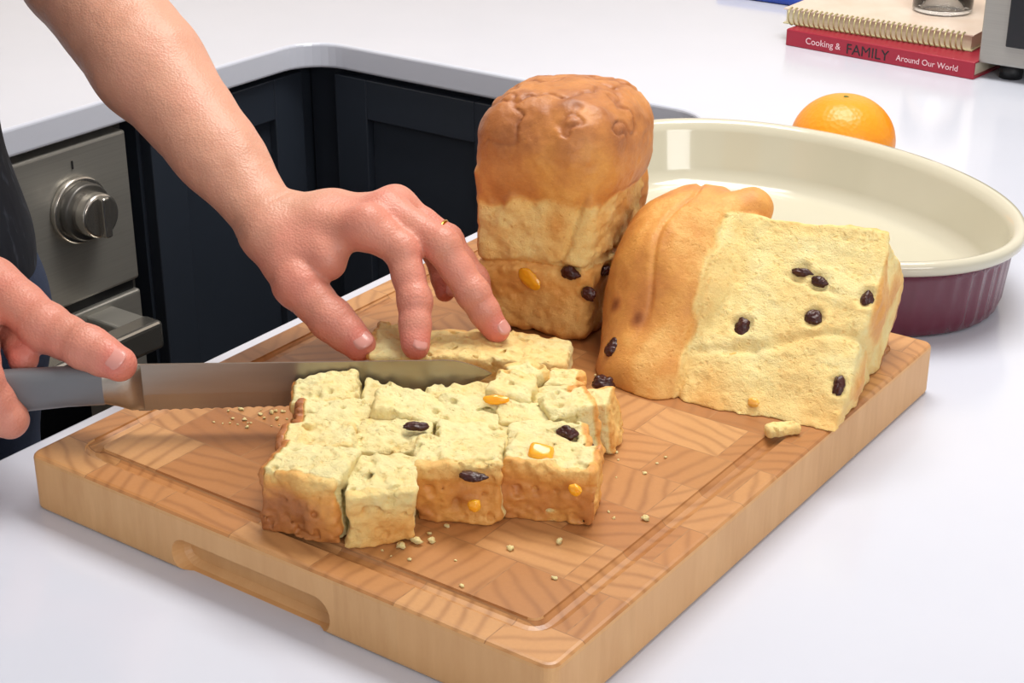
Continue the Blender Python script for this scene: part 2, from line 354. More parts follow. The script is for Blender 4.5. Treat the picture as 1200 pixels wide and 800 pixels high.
# ------------------------------------------------------------------ cutting board
def board():
    a=V((-.797,.585,.9)); b=V((-.390,1.087,.94))
    bm=bmesh.new(); bmesh.ops.create_cube(bm,size=1); bmesh.ops.scale(bm,vec=(b-a),verts=bm.verts); bmesh.ops.translate(bm,vec=(a+b)/2,verts=bm.verts)
    es=[e for e in bm.edges if abs(e.verts[0].co.z-e.verts[1].co.z)>.01]
    bmesh.ops.bevel(bm,geom=es,offset=.008,segments=6,profile=.5,affect='EDGES')
    es=[e for e in bm.edges if abs(e.verts[0].co.z-e.verts[1].co.z)<1e-5 and len(e.link_faces)==2 and abs(e.link_faces[0].normal.z-e.link_faces[1].normal.z)>.5]
    bmesh.ops.bevel(bm,geom=es,offset=.0035,segments=3,profile=.5,affect='EDGES')
    o=bm_obj('cutting_board',bm,[m_end,m_side])
    g=.026; rr=.012; path=[]
    x0,x1,y0,y1=a.x+g,b.x-g,a.y+g,b.y-g
    for cx,cy,s in ((x1-rr,y1-rr,0),(x0+rr,y1-rr,1),(x0+rr,y0+rr,2),(x1-rr,y0+rr,3)):
        for k in range(6):
            t=math.pi/2*(s+k/5); path.append((cx+rr*math.cos(t),cy+rr*math.sin(t),math.cos(t),math.sin(t)))
    vs=[];fs=[];n=12
    for (x,y,nx,ny) in path:
        for k in range(n):
            t=2*math.pi*k/n; q=.0065*math.cos(t); vs.append((x+nx*q,y+ny*q,.9415+.0055*math.sin(t)))
    Lp=len(path)
    for i in range(Lp):
        for k in range(n): fs.append((i*n+k,((i+1)%Lp)*n+k,((i+1)%Lp)*n+(k+1)%n,i*n+(k+1)%n))
    c1=mk('groove_cutter',vs,fs,m_end); 
    bm=bmesh.new(); bm.from_mesh(c1.data); bmesh.ops.recalc_face_normals(bm,faces=bm.faces[:]); bm.to_mesh(c1.data); bm.free()
    cs=[c1]
    for yy in (a.y,b.y):
        bm=bmesh.new(); ring=[]; zc=.911
        for s in (0,1):
            for k in range(13):
                t=math.pi*(k/12)+math.pi*s-math.pi/2; cx=(.052 if s==0 else -.052)
                ring.append((-.606+cx+.0115*math.cos(t),zc+.0115*math.sin(t)))
        lay=[]
        for dy,sc_ in ((-.02,1.15),(0,1.05),(.008,.9),(.012,.6)):
            d=dy if yy==a.y else -dy
            lay.append([bm.verts.new((-.606+(x+.606)*(1 if sc_>.95 else .97 if sc_>.8 else .93),yy+d,.911+(z-.911)*sc_)) for x,z in ring])
        for i in range(3):
            for k in range(len(ring)): bm.faces.new((lay[i][k],lay[i][(k+1)%len(ring)],lay[i+1][(k+1)%len(ring)],lay[i+1][k]))
        bm.faces.new(lay[0]); bm.faces.new(lay[-1]); bmesh.ops.recalc_face_normals(bm,faces=bm.faces[:])
        cs.append(bm_obj('slot_cutter',bm,m_side))
    for c in cs:
        md=o.modifiers.new('b','BOOLEAN'); md.object=c; md.operation='DIFFERENCE'; md.solver='EXACT'
    bpy.context.view_layer.update(); dg=bpy.context.evaluated_depsgraph_get()
    me=bpy.data.meshes.new_from_object(o.evaluated_get(dg)); o.modifiers.clear(); o.data=me
    me.materials.clear(); me.materials.append(m_end); me.materials.append(m_side)
    for p in me.polygons: p.material_index=0 if (p.center.z>.9345 and p.normal.z>.3) else 1; p.use_smooth=False
    for c in cs: bpy.data.objects.remove(c)
    return o
board()

# ------------------------------------------------------------------ fruit bits
def blob(name,c,s,mat,parent,seed=0,rot=(0,0,0),amp=.18,fr=2.2):
    bm=bmesh.new(); bmesh.ops.create_icosphere(bm,subdivisions=4,radius=1)
    co=np.array([v.co[:] for v in bm.verts]); n=vnoise(co,fr*.6,seed)+.5*vnoise(co,fr*1.6,seed+3)
    if mat is m_raisin: n=n*1.3-.9*np.exp(-(vnoise(co,1.5,seed+9)/.14)**2)
    R=Euler(rot).to_matrix()
    for v,k in zip(bm.verts,n):
        q=v.co*(1+amp*float(k)); v.co=R@V((q.x*s[0],q.y*s[1],q.z*s[2]))+V(c)
    return bm_obj(name,bm,mat,parent,True)
def chunk(name,c,s,mat,parent,R):
    bm=bmesh.new(); bmesh.ops.create_cube(bm,size=1); bmesh.ops.scale(bm,vec=s,verts=bm.verts); bmesh.ops.bevel(bm,geom=bm.edges[:],offset=min(s)*.3,segments=3,profile=.5,affect='EDGES')
    bmesh.ops.transform(bm,matrix=Matrix.Translation(c)@R.to_4x4(),verts=bm.verts)
    return bm_obj(name,bm,mat,parent,True)
def dents(D,G,pts,r=.0085,dep=.003):
    for p in pts:
        q=np.linalg.norm(G-np.array(p),axis=-1); D=D+dep*np.exp(-(q/r)**2)
    return D
def rim(D,G,pts):
    for p in pts:
        q=np.linalg.norm(G-np.array(p),axis=-1); D=D+.0028*np.exp(-(q/.0075)**2)-.0012*np.exp(-((q-.0095)/.0025)**2)
    return D

# ------------------------------------------------------------------ tall loaf piece
def tall_loaf():
    E=empty('bread_loaf')
    C0=np.array([-.590,.930,.94]); e=np.array([.978,.208,0]); f=np.array([-.208,.978,0])
    lo,hi=(-.73,.885,.93),(-.57,1.085,1.135); h=.0015
    G=grid(lo,hi,h)
    def loc(P):
        d=P-C0; return np.stack([d@e,d@f,P[...,2]-.94],-1)
    def W(x,y,z): 
        p=C0+e*x+f*y; return (p[0],p[1],.94+z)
    R=[W(-.017,-.001,.056),W(-.004,.000,.042),W(.001,.03,.05)]
    L=loc(G); z=L[...,2]
    w=1+.17*sstep(0,.12,z)
    Q=np.stack([(L[...,0]+.047)/w,(L[...,1]-.06)/(1+.08*sstep(0,.1,z)),z-.064],-1)
    D=sdbox(Q,(.0415,.056,.064),.008)
    D=D-.0028*vnoise(G,34,1)-.0018*vnoise(G,85,2)-.0011*vnoise(G,230,12)
    D=D+.0045*np.exp(-((z-.060-.008*vnoise(G,30,9))/.003)**2)
    D=D+.003*np.exp(-((L[...,0]+.024-.25*(z-.06)-.004*vnoise(G,50,1))/.0022)**2)*(z>.06)
    D=rim(D,G,R)
    cap=sdbox(np.stack([L[...,0]+.0465,L[...,1]-.060,z-.134-.006*vnoise(G,14,5)],-1),(.0535,.065,.0405),.032)
    dome=np.linalg.norm(np.stack([(L[...,0]+.038)/.048,(L[...,1]-.06)/.066,(z-.135)/.0445],-1),axis=-1); dome=(dome-1)*.044
    cap=smin(cap,dome,.012)
    cap=cap+.10*np.maximum(-(L[...,0]+.078),0)*sstep(.11,.17,z)
    wn=vnoise(G,42,6)+.4*vnoise(G,110,2)
    cap=cap+.0016*np.exp(-(wn/.08)**2)*sstep(.135,.158,z)
    cap=cap-.0024*vnoise(G,26,4)-.0011*vnoise(G,80,14)*sstep(.12,.16,z)-.0005*vnoise(G,220,14)
    D=smin(D,cap,.002)
    D=np.maximum(D,.9402-G[...,2])
    vs,fs=surface_nets(D,lo,h)
    l=loc(vs); zz=l[:,2]; edge=.109+.009*vnoise(vs,30,8)+.004*vnoise(vs,90,8)
    c=.22+.12*vnoise(vs,25,3)+.08*vnoise(vs,80,3); c=np.where(zz<.058,.34+.10*vnoise(vs,30,4)+.06*vnoise(vs,90,4),c)
    c=np.where(l[:,1]>.105,.48,c); c=np.where(l[:,0]<-.090,.38,c)
    wr=np.exp(-((vnoise(vs,42,6)+.4*vnoise(vs,110,2))/.10)**2)*sstep(.135,.158,zz)
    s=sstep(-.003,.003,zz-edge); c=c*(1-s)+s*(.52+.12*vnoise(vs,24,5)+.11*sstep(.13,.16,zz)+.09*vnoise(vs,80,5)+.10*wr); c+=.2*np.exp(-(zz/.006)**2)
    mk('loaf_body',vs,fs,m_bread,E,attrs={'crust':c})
    blob('raisin_a',W(-.017,.001,.056),(.007,.004,.005),m_raisin,E,1)
    blob('raisin_b',W(-.004,.002,.042),(.0065,.004,.005),m_raisin,E,2)
    blob('raisin_c',W(-.001,.03,.05),(.004,.006,.004),m_raisin,E,3)
    blob('peel_a',W(-.050,.0005,.047),(.010,.003,.007),m_candy2,E,4,rot=(0,.5,0))
tall_loaf()

# ------------------------------------------------------------------ second loaf piece (cut face leaning back)
def half_loaf():
    E=empty('bread_loaf')
    O=np.array([-.503,.889,.94]); e1=np.array([.986,.165,0]); e2=np.array([-.117,.713,.69]); n=np.cross(e1,e2)
    lo,hi=(-.62,.86,.93),(-.36,1.15,1.12); h=.0015
    G=grid(lo,hi,h)
    def loc(P):
        d=P-O; return np.stack([d@e1,d@e2,d@n],-1)
    def W(x,y,d): return tuple(O+e1*x+e2*y+n*d)
    RS=((.037,.063,.0055,.008),(.083,.079,.007,.0055),(.066,.111,.0075,.0035),(.080,.106,.0065,.004),(.112,.034,.004,.007),(.115,.10,.004,.006))
    L=loc(G); x,y,d=L[...,0],L[...,1],L[...,2]
    big=vnoise(G,22,1)
    D=sdbox(np.stack([x-.058-.004*vnoise(G,30,17),y-.070-.006*vnoise(G,20,7),d+.042],-1),(.061,.083,.042),.004)
    D=D-.0024*vnoise(G,26,2)-.0012*vnoise(G,75,3)-.0009*vnoise(G,230,13)
    D=D+.0022*np.exp(-((y-.054-.25*(x-.06)-.012*big)/.003)**2)*sstep(-.01,.03,x)
    D=D+.0025*np.exp(-((y-.105+.5*(x-.07)-.01*big)/.0022)**2)*sstep(.05,.06,x)*sstep(.1,.09,x)
    D=rim(D,G,[W(r[0],r[1],0) for r in RS])
    dm=sdbox(np.stack([x+.022,y-.078,d+.040],-1),(.044,.094,.050),.043)
    dm=smin(dm,(np.linalg.norm(np.stack([(x+.024)/.055,(y-.100)/.075,(d+.032)/.055],-1),axis=-1)-1)*.05,.014)
    D2=dm-.0025*big-.001*vnoise(G,60,3)
    roll=caps(L,(-.010,.000,-.013),(-.012,.130,-.004),.0175,.0215)
    roll=smin(roll,caps(L,(-.012,.130,-.004),(.013,.160,-.016),.0215,.016),.008)
    D2=smin(D2,roll,.006)
    D2=D2+.0020*np.exp(-((x+.031+.008*big)/.0020)**2)*(d>-.03)*sstep(.02,.06,y)
    D2=D2-.0004*vnoise(G,150,5)
    D=smin(D,D2,.0010)
    D=D+.0022*np.exp(-((x-.006-.003*big)/.0016)**2)*(d>-.02)*(y<.14)
    D=np.maximum(D,.9402-G[...,2])
    vs,fs=surface_nets(D,lo,h)
    l=loc(vs); xx,yy,dd=l[:,0],l[:,1],l[:,2]
    face=.14+.10*vnoise(vs,24,3)+.06*vnoise(vs,80,3)+.08*sstep(.05,.0,yy)
    edge=.004+.003*vnoise(vs,60,2)+.030*sstep(.140,.157,yy)
    cr=.42+.10*vnoise(vs,22,6)+.28*sstep(-.032,-.062,xx)*sstep(.02,-.06,dd)-.05*sstep(-.028,-.02,xx)+.06*vnoise(vs,90,6)+.08*sstep(.06,.0,yy)*sstep(-.02,-.04,xx)
    s=sstep(.002,-.002,xx-edge); c=face*(1-s)+cr*s
    c=np.maximum(c,.40*sstep(.118,.122,xx)); c=np.maximum(c,np.where(dd<-.078,.6,0)); c=np.maximum(c,.34*sstep(.148,.154,yy))
    for px,py,rr_ in ((-.034,.05,.005),(-.055,.06,.004)):
        c+= .4*np.exp(-(((xx-px)/rr_)**2+((yy-py)/(rr_*1.2))**2))
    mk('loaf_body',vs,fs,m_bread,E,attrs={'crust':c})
    R=Matrix((e1,e2,n)).transposed(); r3=R.to_euler()
    for i,(x,y,sx,sy) in enumerate(RS): blob('raisin_%d'%i,W(x,y,-.0012),(sx,sy,.0035),m_raisin,E,i+5,rot=r3)
    # raisin showing through the crust of the rounded end: sit it on the real surface
    tgt=np.array([-.050,.028]); m=(np.hypot(xx-tgt[0],yy-tgt[1])<.004); q=vs[m][np.argmax(dd[m])]
    blob('raisin_crust',tuple(q-n*.0018),(.006,.0075,.004),m_raisin,E,19,rot=r3)
    chunk('peel_a',V(W(.035,.035,-.0012)),(.015,.013,.004),m_candy,E,R@Euler((0,0,.5)).to_matrix())
    blob('peel_b',W(-.002,.078,.008),(.0035,.007,.003),m_candy2,E,8,rot=r3)
    blob('peel_c',W(.060,.010,.001),(.004,.003,.002),m_candy,E,9,rot=r3)
half_loaf()

# ------------------------------------------------------------------ diced bread
def bread_block(E,name,c,ang,size,seed,crust_faces=(),tilt=(0,0),h=.0010,zbase=.94,base=.03,rough=1.0,dp=()):
    sx,sy,sz=size
    R=(Euler((tilt[0],tilt[1],ang)).to_matrix()); Rn=np.array(R)
    C=np.array([c[0],c[1],zbase+sz/2]); m=math.hypot(sx,sy)/2+.006
    lo=C-np.array([m,m,sz/2+.004]); hi=C+np.array([m,m,sz/2+.008])
    G=grid(lo,hi,h); L=(G-C)@Rn
    Lw=L+.0036*rough*np.stack([vnoise(G,30,seed+20),vnoise(G,30,seed+21),vnoise(G,28,seed+22)],-1)
    D=sdbox(Lw,(sx/2,sy/2,sz/2),.0025)
    D=band(D,G,lambda P:-rough*(.0012*vnoise(P,60,seed)+.0013*vnoise(P,130,seed+2)+.0013*vnoise(P,270,seed+4))+rough*.0034*sstep(.42,.8,vnoise(P,200,seed+7)),.007)
    if dp: D=dents(D,G,dp,r=.007,dep=.003)
    D=np.maximum(D,.9401-G[...,2])
    vs,fs=surface_nets(D,lo,h); l=(vs-C)@Rn; hs=(sx/2,sy/2,sz/2)
    cr=base+.08*vnoise(vs,50,seed)+.05*vnoise(vs,160,seed+1)
    topfade=1-.45*sstep(.1*hs[2],hs[2],l[:,2]+.006*vnoise(vs,60,seed+9))
    for ax,sg,v in crust_faces:
        w=hs[ax]-sg*l[:,ax]+.0015*vnoise(vs,110,seed+5)
        cr=np.maximum(cr,v*(topfade if ax==1 else 1)*sstep(.0058,.0030,w)+.14*vnoise(vs,50,seed+6)*(w<.004))
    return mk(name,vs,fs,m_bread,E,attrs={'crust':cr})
E=empty('diced_bread')
uu=np.array([.819,.574]); vv=np.array([-.574,.819]); O2=np.array([-.607,.612])
RD=[(-.506,.674,.977),(-.568,.697,.981),(-.4935,.752,.977),(-.490,.718,.978)]
s=0; rr=random.Random(3)
first=[((-.588,.625),14,.052,.037,.041,[(1,-1,.62),(0,-1,.66)],(.05,-.03)),((-.5500,.642),40,.041,.037,.038,[(1,-1,.30)],(.08,.04)),
       ((-.5270,.6885),31,.053,.035,.040,[(1,-1,.50)],(.02,-.04)),((-.4815,.7205),24,.053,.036,.039,[(1,-1,.55),(0,1,.4)],(.03,.05))]
for (p,a,w,dv,hh,cf,tl) in first:
    s+=1; bread_block(E,'cube_%d'%s,p,math.radians(a),(w,dv,hh),s*3,cf,tilt=tl,dp=RD)
rows=[
 ([(.002,.048,.021,.034),(.049,.042,.028,.033),(.090,.047,.033,.031),(.137,.050,.033,.031)],.042),
 ([(.005,.046,.053,.033),(.050,.042,.059,.031),(.091,.040,.063,.030),(.131,.031,.063,.030),(.162,.030,.065,.029)],.041),
 ([(-.004,.044,.085,.033),(.040,.045,.089,.031),(.084,.040,.091,.030),(.124,.028,.092,.029),(.153,.028,.093,.028)],.042),
]
for j,(cols,hh) in enumerate(rows):
    for i,(u0,w,v0,dv) in enumerate(cols):
        s+=1; p=O2+uu*(u0+w/2+rr.uniform(-.0015,.0015))+vv*(v0+dv/2+rr.uniform(-.0015,.0015))
        cf=[(2,-1,.45)]
        if i==0: cf+=[(0,-1,.70),(1,-1,.30)]
        if i==len(cols)-1: cf.append((0,1,.42))
        if j==2 and i>2: cf.append((1,1,.4))
        small=i>=3 and j>0
        bread_block(E,'cube_%d'%s,p,math.radians(33 if i<2 else 35)+rr.uniform(-.12,.12)+(rr.uniform(-.3,.3) if small else 0),(w+.001,dv+.001,hh+rr.uniform(-.008,.003)),s*3,cf,tilt=(rr.uniform(-.16,.16),rr.uniform(-.16,.16)),dp=RD)
for (u0,v0,w,dv,hh,a) in ((.136,.124,.025,.024,.037,60),(.163,.121,.025,.022,.034,25),(.186,.085,.022,.026,.036,20)):
    s+=1; p=O2+uu*(u0+w/2)+vv*(v0+dv/2)
    bread_block(E,'cube_%d'%s,p,math.radians(a),(w,dv,hh),s*3,[(1,1,.4),(0,1,.3)],tilt=(.08,-.1),dp=RD)
blob('raisin_a',(-.506,.672,.9765),(.0085,.005,.003),m_raisin,E,21,rot=(0,0,.3))
blob('raisin_b',(-.568,.697,.980),(.0075,.0035,.003),m_raisin,E,22,rot=(0,0,.6))
blob('raisin_c',(-.4935,.752,.975),(.007,.005,.004),m_raisin,E,23)
blob('raisin_f',(-.480,.757,.966),(.004,.004,.004),m_raisin,E,28)
chunk('peel_a',V((-.486,.713,.979)),(.015,.012,.010),m_candy2,E,Euler((.35,.2,.5)).to_matrix())
blob('peel_b',(-.548,.754,.981),(.008,.003,.003),m_candy2,E,26,rot=(0,0,.6))
blob('peel_c',(-.500,.666,.962),(.004,.003,.004),m_candy2,E,29,rot=(0,0,.6))
blob('peel_d',(-.455,.703,.970),(.004,.003,.004),m_candy2,E,30)
blob('peel_e',(-.520,.785,.974),(.005,.004,.003),m_candy,E,33)
S=empty('bread_slice')
bread_block(S,'slice_body',(-.632,.836),math.radians(29),(.138,.050,.027),91,[(1,1,.42),(2,-1,.4),(0,-1,.4)],tilt=(.02,.02),base=.12)

blob('raisin',(-.544,.873,.9465),(.0075,.006,.006),m_raisin,None,31,rot=(0,0,.4))
def crumbs():
    vs=[];fs=[];cr=[]; r=random.Random(11)
    spots=[(-.711,.705,.016,34),(-.534,.630,.016,10),(-.47,.73,.03,6),(-.445,.655,.04,4),(-.56,.60,.05,3),(-.50,.84,.05,8),(-.46,.80,.04,5)]
    items=[(r.gauss(x,sg),r.gauss(y,sg),r.uniform(.0005,.0014)) for x,y,sg,n in spots for _ in range(n)]
    items+=[(-.457,.690,.0026),(-.476,.668,.0020),(-.43,.742,.0022),(-.524,.642,.0032),(-.529,.634,.0026),(-.518,.648,.0022)]
    for x,y,q in items:
        if not(-.765<x<-.42 and .62<y<1.05): continue
        bm=bmesh.new(); bmesh.ops.create_icosphere(bm,subdivisions=2,radius=1); co=np.array([v.co[:] for v in bm.verts]); n=vnoise(co,1.6,r.random()*40)
        b0=len(vs); sx=r.uniform(.7,1.5)
        for v,k in zip(bm.verts,n):
            c=v.co*(1+.7*float(k)); vs.append((x+c.x*q*sx,y+c.y*q,.94+q*.6+c.z*q*.7)); cr.append(.05)
        for f in bm.faces: fs.append([b0+v.index for v in f.verts])
        bm.free()
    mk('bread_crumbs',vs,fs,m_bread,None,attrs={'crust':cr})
crumbs()
CE=empty('bread_scrap'); bread_block(CE,'scrap_body',(-.4135,.887),.9,(.024,.010,.007),77,[],h=.0008,base=.16,rough=.8)

# ------------------------------------------------------------------ knife
def knife():
    K=empty('bread_knife')
    H=V((-.760,.648,0)); Tp=V((-.577,.789,0)); d=(Tp-H).normalized(); Ln=(Tp-H).length; nrm=V((-d.y,d.x,0))
    ns=136; vs=[];fs=[]
    for i in range(ns+1):
        s=i/ns; 
        top=.9885-.0005*s-.010*max(0,(s-.86)/.14)**2
        bot=.955+.003*s+.0195*max(0,(s-.72)/.28)**2.2
        ser=.0009*abs(math.sin(s*math.pi*34)) if .04<s<.93 else 0
        bot+=ser; 
        if bot>top-.0006: bot=top-.0006
        w=.0010*(1-.5*s)
        mid=bot+(top-bot)*.35
        for z,t in ((top,w),(mid,w),(bot,.0001)):
            for sg in (1,-1):
                p=H+d*(s*Ln)+nrm*(t*sg); vs.append((p.x,p.y,z))
    for i in range(ns):
        a=i*6;b=a+6
        fs+=[(a,b,b+2,a+2),(a+2,b+2,b+4,a+4),(a+1,a+3,b+3,b+1),(a+3,a+5,b+5,b+3),(a,a+1,b+1,b),(a+4,b+4,b+5,a+5)]
    fs+=[(0,2,4,5,3,1)]; e=ns*6; fs+=[(e,e+1,e+3,e+5,e+4,e+2)]
    mk('blade',vs,fs,m_blade,K,smooth=False)
    secs=[(.004,.0165,.0022,0),(-.004,.0165,.0055,0),(-.012,.0145,.0078,.0015),(-.020,.0130,.0085,.002),(-.021,.0135,.0088,.002),(-.045,.0135,.0092,.001),(-.075,.0145,.0095,-.001),(-.105,.0135,.0092,-.002),(-.125,.0150,.0092,-.005),(-.132,.0140,.008,-.006),(-.135,.008,.005,-.006)]
    vs=[];fs=[];mi=[];n=24
    for (s,hh,w,dz) in secs:
        for k in range(n):
            t=2*math.pi*k/n; c,sn=math.cos(t),math.sin(t)
            c=math.copysign(abs(c)**.75,c); sn=math.copysign(abs(sn)**.75,sn)
            p=H+d*s+nrm*(w*c); vs.append((p.x,p.y,.9725+dz+hh*sn))
    for i in range(len(secs)-1):
        for k in range(n): fs.append((i*n+k,i*n+(k+1)%n,(i+1)*n+(k+1)%n,(i+1)*n+k)); mi.append(0 if i<3 else 1)
    fs.append(list(range(n))[::-1]); mi.append(0); fs.append([(len(secs)-1)*n+k for k in range(n)]); mi.append(1)
    mk('handle',vs,fs,[m_blade,m_handle],K,midx=mi)
knife()

# ------------------------------------------------------------------ baking dish
def dish():
    D=empty('baking_dish'); c=V((-.606,1.272,.9)); rot=math.radians(-15); A,B=.224,.154
    prof=[(-.200,.004,0,1),(-.026,.004,0,1),(-.020,.0,0,1),(-.016,.003,.5,1),(-.013,.012,1,1),(-.009,.050,1,1),(-.008,.056,.6,1),(-.003,.059,0,1),(.000,.062,0,0),(.0005,.067,0,0),(-.002,.0705,0,0),(-.007,.0705,0,0),(-.011,.067,0,0),(-.014,.060,0,0),(-.019,.025,0,0),(-.026,.012,0,0),(-.04,.0085,0,0),(-.10,.008,0,0),(-.200,.008,0,0)]
    n=352; vs=[];fs=[];mi=[]
    for off,z,fl,m in prof:
        for k in range(n):
            t=2*math.pi*k/n; a=A+off; b=B+off
            if off<-.15: a,b=.02,.012
            f=fl*.002*abs(math.cos(t*32))
            x=(a-f)*math.cos(t); y=(b-f)*math.sin(t)
            vs.append((c.x+x*math.cos(rot)-y*math.sin(rot),c.y+x*math.sin(rot)+y*math.cos(rot),c.z+z))
    for i in range(len(prof)-1):
        for k in range(n): fs.append((i*n+k,i*n+(k+1)%n,(i+1)*n+(k+1)%n,(i+1)*n+k)); mi.append(prof[i+1][3])
    fs.append([k for k in range(n)][::-1]); mi.append(1); fs.append([(len(prof)-1)*n+k for k in range(n)]); mi.append(0)
    mk('dish_body',vs,fs,[m_cream,m_burg],D,midx=mi)
dish()
OE=empty('orange')
bm=bmesh.new(); bmesh.ops.create_uvsphere(bm,u_segments=64,v_segments=40,radius=.052)
for v in bm.verts:
    z=v.co.z/.052; v.co.z*=.90
    if z>.9: v.co.z-=.002*((z-.9)/.1)**2
o=bm_obj('orange_body',bm,m_orange,OE,True); o.location=(-.650,1.483,.947)
m_stem=simple('stem','#5f6a2a',rough=.8); blob('stem_button',(-.650,1.483,.9915),(.003,.003,.0015),m_stem,OE,3)

# ------------------------------------------------------------------ books, toaster oven, glass, pen
CB=empty('cookbook'); CB.location=(-.955,1.972,.9); CB.rotation_euler=(0,0,math.radians(-5))
box('cover_bottom',(0,0,0),(.268,.20,.0025),m_red,CB,bev=.0008); box('cover_top',(0,0,.0195),(.268,.20,.022),m_red,CB,bev=.0008)
box('spine',(0,-.003,0),(.268,.001,.022),m_red,CB,bev=.0015); box('pages',(.004,.001,.0025),(.263,.195,.0195),m_pages,CB)
def text(nm,body,size,loc,mat,parent,rot=(math.pi/2,0,0)):
    t=bpy.data.curves.new(nm,'FONT'); t.body=body; t.size=size; t.extrude=.0001; t.materials.append(mat)
    o=bpy.data.objects.new(nm,t); link(o,parent); o.location=loc; o.rotation_euler=rot; bpy.context.view_layer.update()
    me=bpy.data.meshes.new_from_object(o.evaluated_get(bpy.context.evaluated_depsgraph_get())); o2=bpy.data.objects.new(nm,me); link(o2,parent); o2.location=loc; o2.rotation_euler=rot
    bpy.data.objects.remove(o); return o2
text('spine_title_a','Cooking &',.012,(.03,-.0032,.007),m_white,CB); text('spine_title_b','FAMILY',.019,(.090,-.0032,.004),m_black,CB); text('spine_title_c','Around Our World',.0105,(.162,-.0032,.007),m_white,CB)
NB=empty('spiral_notebook'); NB.location=(-.972,1.988,.9225)
box('back_cover',(0,0.004,0),(.262,.205,.0015),m_note,NB); box('pages',(.003,.007,.0015),(.259,.203,.019),m_pages,NB); box('front_cover',(0,0.004,.019),(.262,.205,.0205),m_notetop,NB)
vs=[];fs=[];turns=34;n=6;sg=turns*14
for i in range(sg+1):
    t=i/sg; a=2*math.pi*turns*t; x=.008+.246*t; cy,cz=.006+.0115*math.cos(a),.0110+.0112*math.sin(a)
    for k in range(n):
        b=2*math.pi*k/n; vs.append((x+.0011*math.sin(b),cy+.0011*math.cos(b)*math.cos(a),cz+.0011*math.cos(b)*math.sin(a)))
for i in range(sg):
    for k in range(n): fs.append((i*n+k,i*n+(k+1)%n,(i+1)*n+(k+1)%n,(i+1)*n+k))
mk('wire_coil',vs,fs,m_wire,NB)
def lathe(name,c,prof,mat,parent,n=48):
    vs=[];fs=[]
    for r,z in prof:
        for k in range(n):
            t=2*math.pi*k/n; vs.append((c[0]+r*math.cos(t),c[1]+r*math.sin(t),c[2]+z))
    for i in range(len(prof)-1):
        for k in range(n): fs.append((i*n+k,i*n+(k+1)%n,(i+1)*n+(k+1)%n,(i+1)*n+k))
    return mk(name,vs,fs,mat,parent)
DG=empty('drinking_glass')
lathe('glass_body',(-.795,2.10,.9432),[(.0001,0),(.036,0),(.039,.003),(.042,.09),(.0405,.09),(.0375,.008),(.034,.006),(.0001,.006)],m_glass,DG)
TO=empty('toaster_oven')
box('body',(-.690,1.962,.918),(-.22,2.30,1.16),m_steel,TO,bev=.008)
box('front_frame',(-.688,1.955,.920),(-.222,1.964,1.155),m_steel,TO,bev=.003)
box('door_glass',(-.655,1.950,.945),(-.34,1.957,1.12),m_black,TO,bev=.002)
box('door_handle',(-.64,1.925,1.125),(-.355,1.935,1.140),m_chrome,TO,bev=.004)
for k,x in enumerate((-.63,-.365)): box('handle_post_%d'%k,(x-.005,1.93,1.128),(x+.005,1.958,1.137),m_steel,TO)
for k,z in enumerate((.965,1.03,1.095)): cyl('dial_%d'%k,(-.28,1.945,z),.018,.022,m_chrome,TO,'y',bev=.002)
for k,(x,y) in enumerate(((-.655,1.985),(-.26,1.985),(-.655,2.27),(-.26,2.27))): cyl('foot_%d'%k,(x,y,.909),.014,.018,m_rubber,TO)
PN=empty('marker_pen'); cyl('pen_body',(-1.115,2.185,.907),.007,.12,m_blue,PN,'x',bev=.002); cyl('pen_cap',(-1.035,2.185,.907),.0078,.045,m_blue,PN,'x',bev=.002)

